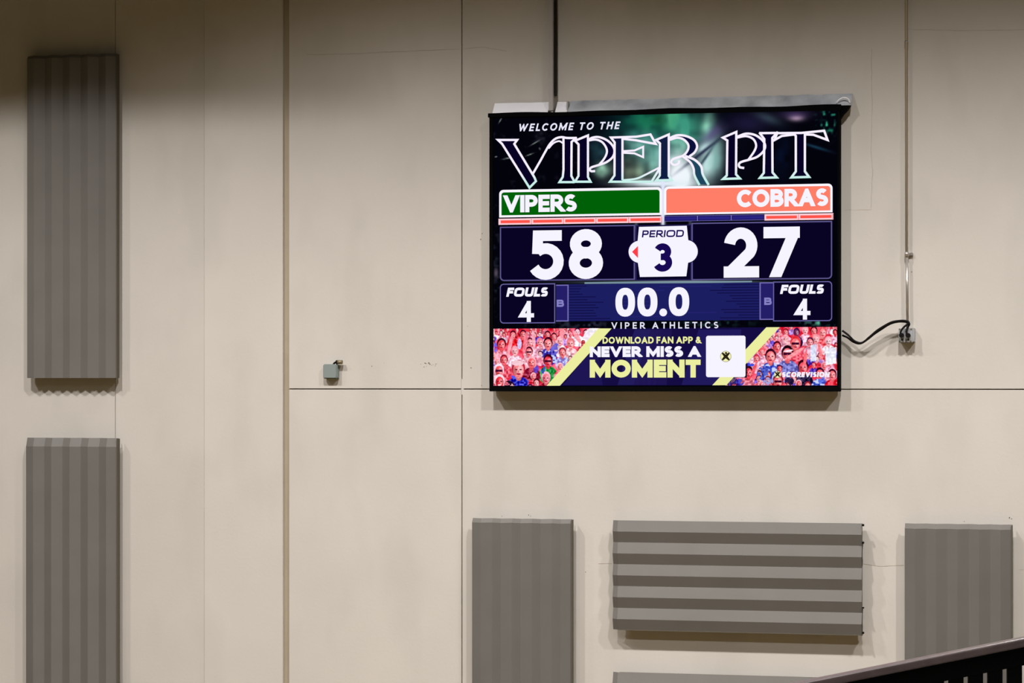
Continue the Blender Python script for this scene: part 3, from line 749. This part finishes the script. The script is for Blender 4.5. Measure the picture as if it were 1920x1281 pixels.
mainL = [L5(215, 725, 52, dk, (250, 90, 100), (255, 150, 170)), L5(330, 630, 36, dk, pk, (230, 20, 30)), L5(430, 625, 38, dk, pk, (235, 30, 40)), L5(500, 705, 40, (110, 10, 40), (255, 150, 160), (255, 190, 205)),
 L5(600, 705, 38, (240, 130, 150), (255, 150, 160)), L5(675, 630, 34, dk, pk), L5(680, 715, 52, dk, (252, 130, 136), (80, 70, 190), 'flower'), L5(740, 650, 34, dk, pk), L5(800, 690, 38, (250, 190, 205), (255, 170, 180), (255, 220, 235)),
 L5(905, 715, 46, (235, 120, 130), (255, 150, 155), (255, 190, 200)), L5(975, 600, 34, (80, 20, 70), (255, 190, 210), (250, 240, 255)), L5(1058, 610, 30, dk, (255, 180, 195), (250, 240, 255)),
 L5(825, 805, 42, (150, 40, 60), (252, 120, 126), (170, 150, 235), 'flower'), L5(350, 790, 42, (240, 150, 170), (255, 170, 180), (255, 200, 220)), L5(490, 800, 44, (90, 0, 30), (255, 130, 140), (255, 190, 205), 'glasses'),
 L5(240, 880, 44, (140, 20, 40), (250, 100, 108), (240, 90, 110)), L5(170, 900, 36, (240, 180, 200), (250, 140, 150)), L5(515, 905, 52, (255, 180, 195), (250, 100, 108), (150, 30, 60)),
 L5(680, 890, 54, (60, 0, 30), (240, 60, 80), (40, 150, 70), 'glasses'), L5(800, 950, 36, (255, 200, 210), (252, 130, 140), (240, 90, 110)), L5(190, 985, 56, (255, 225, 240), (250, 90, 100), (255, 140, 160), 'glasses'),
 L5(385, 975, 76, (190, 40, 60), (252, 140, 145), (50, 50, 190), 'cap'), L5(195, 1095, 58, (255, 230, 240), (235, 40, 55), (70, 0, 20), 'smile'), L5(660, 1060, 52, (255, 190, 205), (240, 110, 130), (130, 0, 30)), L5(1120, 620, 26, (250, 200, 215), (255, 190, 200), (255, 250, 255))]
extL = [(956, 649, 3.5, 22, 12, (255, 158, 172)), (985, 643, 4, 22, 8, (250, 130, 148)), (1001, 637, 3, 18, -4, (255, 175, 190)), (1040, 655, 8, 12, 20, (96, 88, 200)), (1082, 632, 4, 14, -30, (255, 160, 172)), (1054, 622, 4, 12, 5, (255, 140, 152)),
        (955, 722, 10, 8, 20, (30, 0, 20)), (966, 712, 3.5, 11, -42, (70, 90, 240)), (929, 652, 3, 10, 0, (90, 100, 240)), (974, 645, 4, 10, 0, (215, 205, 250)), (1005, 692, 5, 8, 0, (90, 60, 190)), (1018, 692, 4, 9, 0, (60, 60, 210)), (1090, 660, 8, 5, 0, (40, 0, 20)), (1108, 625, 16, 9, -40, (252, 240, 252)), (1120, 619, 20, 3, 0, (255, 248, 255))]
mainR = [L6(1410, 545, 36, dk, pk, (240, 40, 50)), L6(1492, 560, 42, (230, 90, 100), (255, 140, 145), (245, 90, 100)), L6(1330, 540, 34, (240, 150, 165), (255, 170, 180)), L6(1250, 560, 34, (40, 10, 70), (110, 40, 90), (40, 20, 80)), L6(1150, 560, 32, (150, 20, 40), pk),
 L6(1430, 620, 38, (250, 160, 170), (255, 170, 178)), L6(1545, 640, 38, (255, 170, 185), (255, 190, 200), (255, 230, 240)), L6(1240, 660, 56, (235, 50, 60), (252, 120, 125), (245, 90, 110), 'glasses'), L6(1070, 690, 42, (90, 0, 30), (250, 100, 108)), L6(1150, 620, 34, (255, 180, 195), (255, 165, 175)),
 L6(1010, 780, 58, (60, 0, 30), (252, 120, 124), (80, 100, 215), 'flower'), L6(1165, 755, 62, (36, 0, 22), (250, 110, 120), (120, 120, 200), 'glasses'), L6(1375, 650, 38, (90, 20, 60), (250, 130, 140)), L6(1545, 800, 50, (200, 60, 80), (252, 130, 135), (250, 160, 190), 'smile'), L6(1505, 865, 30, (240, 170, 190), pk),
 L6(1310, 880, 56, (46, 0, 26), (240, 80, 95), (20, 10, 50), 'cap0'), L6(1465, 940, 46, (60, 0, 40), (244, 100, 110), (90, 110, 220), 'flower'), L6(1580, 950, 44, dk, (252, 110, 118), (240, 50, 70)), L6(805, 930, 50, (50, 0, 26), (240, 70, 84), (225, 120, 140)), L6(1078, 1010, 56, (130, 20, 40), (248, 110, 114), (30, 0, 30), 'glasses'),
 L6(930, 740, 30, (240, 90, 100), (252, 130, 138)), L6(880, 800, 32, (200, 40, 60), (250, 120, 128)), L6(1605, 560, 26, dk, (240, 60, 70))]
extR = [(1490, 663, 3.4, 22, 58, (255, 150, 158)), (1510, 672, 3, 16, 8, (252, 110, 120)), (1525, 662, 6.5, 18, 3, (222, 226, 250)), (1558, 668, 12, 18, 10, (240, 240, 255)), (1538, 660, 3, 17, -14, (252, 130, 140)), (1476, 643, 9, 2.0, 30, (255, 190, 196)),
        (1478, 658, 9, 2.0, -8, (250, 225, 235)), (1408, 684, 8, 3.4, 22, (40, 70, 215)), (1414, 692, 3, 12, 20, (250, 100, 112)), (1430, 700, 11, 14, 20, (74, 90, 190)), (1440, 715, 10, 12, 0, (150, 150, 210)), (1385, 717, 10, 7, 0, (60, 60, 180)), (1480, 715, 9, 8, 0, (25, 10, 50)), (1540, 712, 6, 8, 20, (90, 110, 225))]
def maskL(x, y): return (x < 1124-(y-616)*(1124-1026)/107.)
def maskR(x, y): return (x > 1461-(y-614)*(1461-1361)/108.)&~((x > 1323)&(x < 1400)&(y > 629)&(y < 708))
picL = grid_pic('crowd_picture', 925.5, 616.6, 1126, 723.6, .6, crowd(mainL, extL, 21, (925, 617, 1126, 724)), 3, screen, maskL)
picL['label'] = 'left crowd photo of cheering fans tinted red'
yR = ytilt(925.5, 616.4, 1345)
picR = grid_pic('crowd_picture', 1345, yR, 1569.5, 722.8, .6, crowd(mainR, extR, 33, (1345, 614, 1570, 723)), 3, screen, maskR)
picR['label'] = 'right crowd photo of fans pointing, tinted red'
p = Pic()
YEL = (236, 238, 160)
p.poly([W(*q) for q in ((1124, 616), (1461, 613.8), (1361, 722.4), (1026, 723.6))], (20, 12, 66), 2)
for cx, cy, a, b, c in ((1150, 705, 1120, 1190, (30, 22, 84)), (1210, 640, 1170, 1240, (34, 28, 92)), (1330, 640, 1290, 1390, (32, 26, 92)), (1235, 700, 1200, 1260, (30, 20, 80))):
    p.poly([W(*q) for q in ((a+20, 618), (b, 618), (b-10, 722), (a-12, 722))] if a > 1165 else [W(*q) for q in ((1090, 680), (1120, 650), (1130, 722), (1056, 722))], c, 3)
p.poly([W(*q) for q in ((1122, 616), (1147, 616), (1050, 723.5), (1025, 723.6))], YEL, 5)
p.poly([W(*q) for q in ((1437, 613.8), (1462, 613.6), (1362, 722.4), (1335.6, 722.6))], YEL, 5)
text(p, 'DOWNLOAD FAN APP &', 1130, 632, 1314.5, 644.6, .22, YEL, 7, gap=.09, space=.42)
text(p, 'NEVER MISS A', 1106, 649.8, 1313.8, 669.8, .30, WHT, 7, gap=.07, space=.5)
text(p, 'MOMENT', 1106, 674.8, 1313.8, 708.2, .30, YEL, 7, gap=.06)
p.build('advert_panel', screen, 'navy advert band with yellow stripes reading NEVER MISS A MOMENT')
p = Pic(); p.poly(rrect(1324, 629.8, 1398, 707.4, (4, 4, 4, 4)), WHT, 7)
def emblem(cx, cy, r, base):
    p.poly(disc(cx, cy, r), (120, 120, 90), base); p.poly(disc(cx, cy, r*.93), (242, 240, 180), base+1)
    star = []
    for i in range(4):
        a = 45+90*i
        for da, rr in ((-9, .92), (9, .92), (45, .34)): star.append(W(cx+r*rr*math.cos(R(a+da)), cy+r*rr*math.sin(R(a+da))))
    p.poly(star, (40, 34, 20), base+2); p.poly(disc(cx+r*.05, cy-r*.62, r*.2), (40, 34, 20), base+3)
emblem(1361, 668.6, 10.4, 8)
p.build('blank_card', screen, 'white rounded card with a small round emblem')
p = Pic(); emblem(1458, 702.4, 6.8, 5); text(p, 'SCOREVISION', 1466, 697.8, 1556, 707.4, .30, (244, 242, 255), 6, gap=.12, slant=.12, sq=3.4)
p.build('maker_lettering', screen, 'SCOREVISION in white with a small yellow emblem')

# ------------------------------------------------------------------ square steel tube above the board
a = at(1029, 208, .12); b = at(1036.2, 208, .12)
th = thing('steel_tube', ((a.x+b.x)/2, 0, a.z), 'grey square steel tube running down the wall into the top of the scoreboard', 'steel tube')
box('tube', (a.x, -.130, a.z), (b.x+.004, -.08, ZC), M_steel, th, .003)
box('back_channel', (a.x+.01, -.08, a.z+.14), (b.x+.012, 0, ZC), M_rubber, th)

# ------------------------------------------------------------------ conduit, box, cables
cx = at(1701.3, 300, .045).x; zbot = at(1701, 616, .03).z; zc = at(1701, 477, .03).z
th = thing('conduit', (cx, 0, zbot), 'thin steel conduit running down the wall right of the scoreboard', 'pipe')
tube('pipe', [(cx-.010, -.045, ZC), (cx-.006, -.045, zc)], .0135, M_pipe, th, 14, smoothpath=False)
tube('pipe', [(cx-.004, -.045, zc), (cx+.002, -.045, zbot)], .0125, M_pipe, th, 14, smoothpath=False)
tube('coupling', [(cx-.005, -.045, zc-.02), (cx-.005, -.045, zc+.02)], .019, M_pipe, th, 14, smoothpath=False)
zu = at(1701, 80, .03).z; tube('coupling', [(cx-.008, -.045, zu-.012), (cx-.008, -.045, zu+.012)], .017, M_pipe, th, 14, smoothpath=False)
box('strap', (cx-.01, -.03, zc-.012), (cx+.045, -.004, zc+.012), M_pipe, th, .003)
p0 = at(1685, 616, .09); p1 = at(1711, 642.5, .09)
th = thing('outlet_box', ((p0.x+p1.x)/2, 0, p1.z), 'small grey metal outlet box with two plugs at the foot of the conduit', 'outlet')
box('box_body', (p0.x+.004, -.085, p1.z+.004), (p1.x+.016, 0, p0.z+.002), M_boxm, th, .004)
box('cover_plate', (p0.x, -.095, p1.z), (p1.x, -.082, p0.z), M_boxm, th, .003)
for px, py in ((1686.8, 617.3), (1708.5, 617.3), (1687, 640.2), (1708, 640)):
    q = at(px, py, .096); tube('screw', [q+Vector((0, .004, 0)), q-Vector((0, .003, 0))], .006, M_brass, th, 8, smoothpath=False)
for px in (1691, 1703):
    q = at(px, 637, .096); box('socket_slot', (q.x-.006, -.0965, q.z-.008), (q.x+.006, -.094, q.z+.008), M_rubber, th)
def c7(pts, d0, d1):
    n = len(pts); return [at(1560+x/10.667, 560+y/10.667, d0+(d1-d0)*(i/(n-1))**1.0) for i, (x, y) in enumerate(pts)]
for k, pts, plug in ((0, [(208, 645), (240, 665), (330, 735), (440, 840), (550, 885), (640, 862), (760, 760), (900, 640), (1050, 545), (1200, 470), (1380, 442), (1490, 450), (1535, 485), (1440, 570), (1375, 660), (1385, 740)], (1390, 735)),
                  (1, [(208, 735), (240, 750), (310, 780), (430, 868), (560, 900), (690, 830), (850, 705), (1000, 605), (1150, 512), (1300, 466), (1450, 464), (1545, 500), (1515, 580), (1490, 650), (1510, 740)], (1520, 735))):
    th = thing('power_cord', at(1610, 645, .08), ['black power cord from scoreboard to the left plug of the outlet box', 'black power cord from scoreboard to the right plug of the outlet box'][k], 'cord', None)
    tube('cable', c7(pts, (.085, .055)[k], (.135, .12)[k]), .0085, M_rubber, th, 10)
    q = at(1560+plug[0]/10.667, 560+plug[1]/10.667, .12)
    tube('plug', [q+Vector((0, .024, 0)), q+Vector((0, .0, 0)), q-Vector((0, .02, 0))], .020, M_rubber, th, 12, smoothpath=False)
# ------------------------------------------------------------------ small sensor box on the left
p0 = at(605.5, 683, .06); p1 = at(632, 710, .06)
th = thing('junction_box', ((p0.x+p1.x)/2, 0, p1.z), 'small square blue grey box on the wall between the wide joint and the scoreboard', 'box')
box('box_cover', (p0.x, -.062, p1.z), (p1.x, -.02, p0.z), M_boxb, th, .008)
box('box_base', (p0.x+.010, -.02, p1.z-.002), (p1.x+.002, 0, p0.z-.004), M_boxb, th, .003)
tube('connector', [at(624.5, 685, .045), at(627, 681, .045), at(631, 679.3, .045), at(634, 679, .045)], .009, M_rubber, th, 8)
tube('connector_cap', [at(632, 679.3, .045), at(642, 679.3, .045)], .0185, M_brass, th, 12, smoothpath=False)
tube('connector_ring', [at(630.5, 679.6, .045), at(633, 679.4, .045)], .0195, M_rubber, th, 12, smoothpath=False)

# ------------------------------------------------------------------ slotted guard rail close to the camera
DR = 8.0
def rp(px, py, d=DR): return CAM+fw*d+rt*((px-960)/F_PX*d)+Vector((0, 0, -(py-HOR)/F_PX*d))
SL = (1195-1270)/(1920-1544.)             # slope of the top edge in the picture plane
def top(px): return 1195+(px-1920)*SL
slabz = -1.75
gr = thing('guard_rail', (rp(1700, 0).x, rp(1700, 0).y, slabz), 'dark slotted guard rail with mauve brown cap crossing the lower right corner', 'railing')
def prism(name, pts, thick, m, parent, bevel=0):
    a = [p-fw*thick/2 for p in pts]; b = [p+fw*thick/2 for p in pts]; n = len(pts)
    o = mesh(name, a+b, [tuple(range(n)), tuple(range(n, 2*n))]+[(i, (i+1) % n, n+(i+1) % n, n+i) for i in range(n)], m, parent)
    if bevel:
        mo = o.modifiers.new('b', 'BEVEL'); mo.width = bevel; mo.segments = 3
    return o
XA, XB = 1290, 2420
prism('cap', [rp(XA, top(XA)), rp(XB, top(XB)), rp(XB, top(XB)+17), rp(XA, top(XA)+17)], .06, M_rail, gr, .008)
prism('upper_band', [rp(XA, top(XA)+15), rp(XB, top(XB)+15), rp(XB, top(XB)+52), rp(XA, top(XA)+52)], .02, M_guard, gr)
prism('lower_band', [rp(XA, top(XA)+270), rp(XB, top(XB)+270), rp(XB, top(XB)+320), rp(XA, top(XA)+320)], .02, M_guard, gr)
x = 1883.5-36.5*15; edges = []
while x < XB-30: edges.append(x); x += 36.5
edges = [e for e in edges if e > XA+10]
for i in range(len(edges)-1):
    a_, b_ = edges[i]+4.5, edges[i+1]-4.5
    prism('slat', [rp(a_, top(a_)+50), rp(b_, top(b_)+50), rp(b_, top(b_)+272), rp(a_, top(a_)+272)], .016, M_guard, gr)
for e in (XA+12, 1900+0, XB-12):
    if e == 1900: e = 2100
    q = rp(e, top(e)+14); h = fw*.0
    box('post', (q.x-.02, q.y-.02+.03, slabz), (q.x+.02, q.y+.02+.03, q.z), M_guard, gr, .003)
q = rp(1700, 0)
s_ = struct(box('walkway_slab', (CAM.x-4, CAM.y-1.5, slabz-.2), (CAM.x+4, q.y+.8, slabz), M_conc))
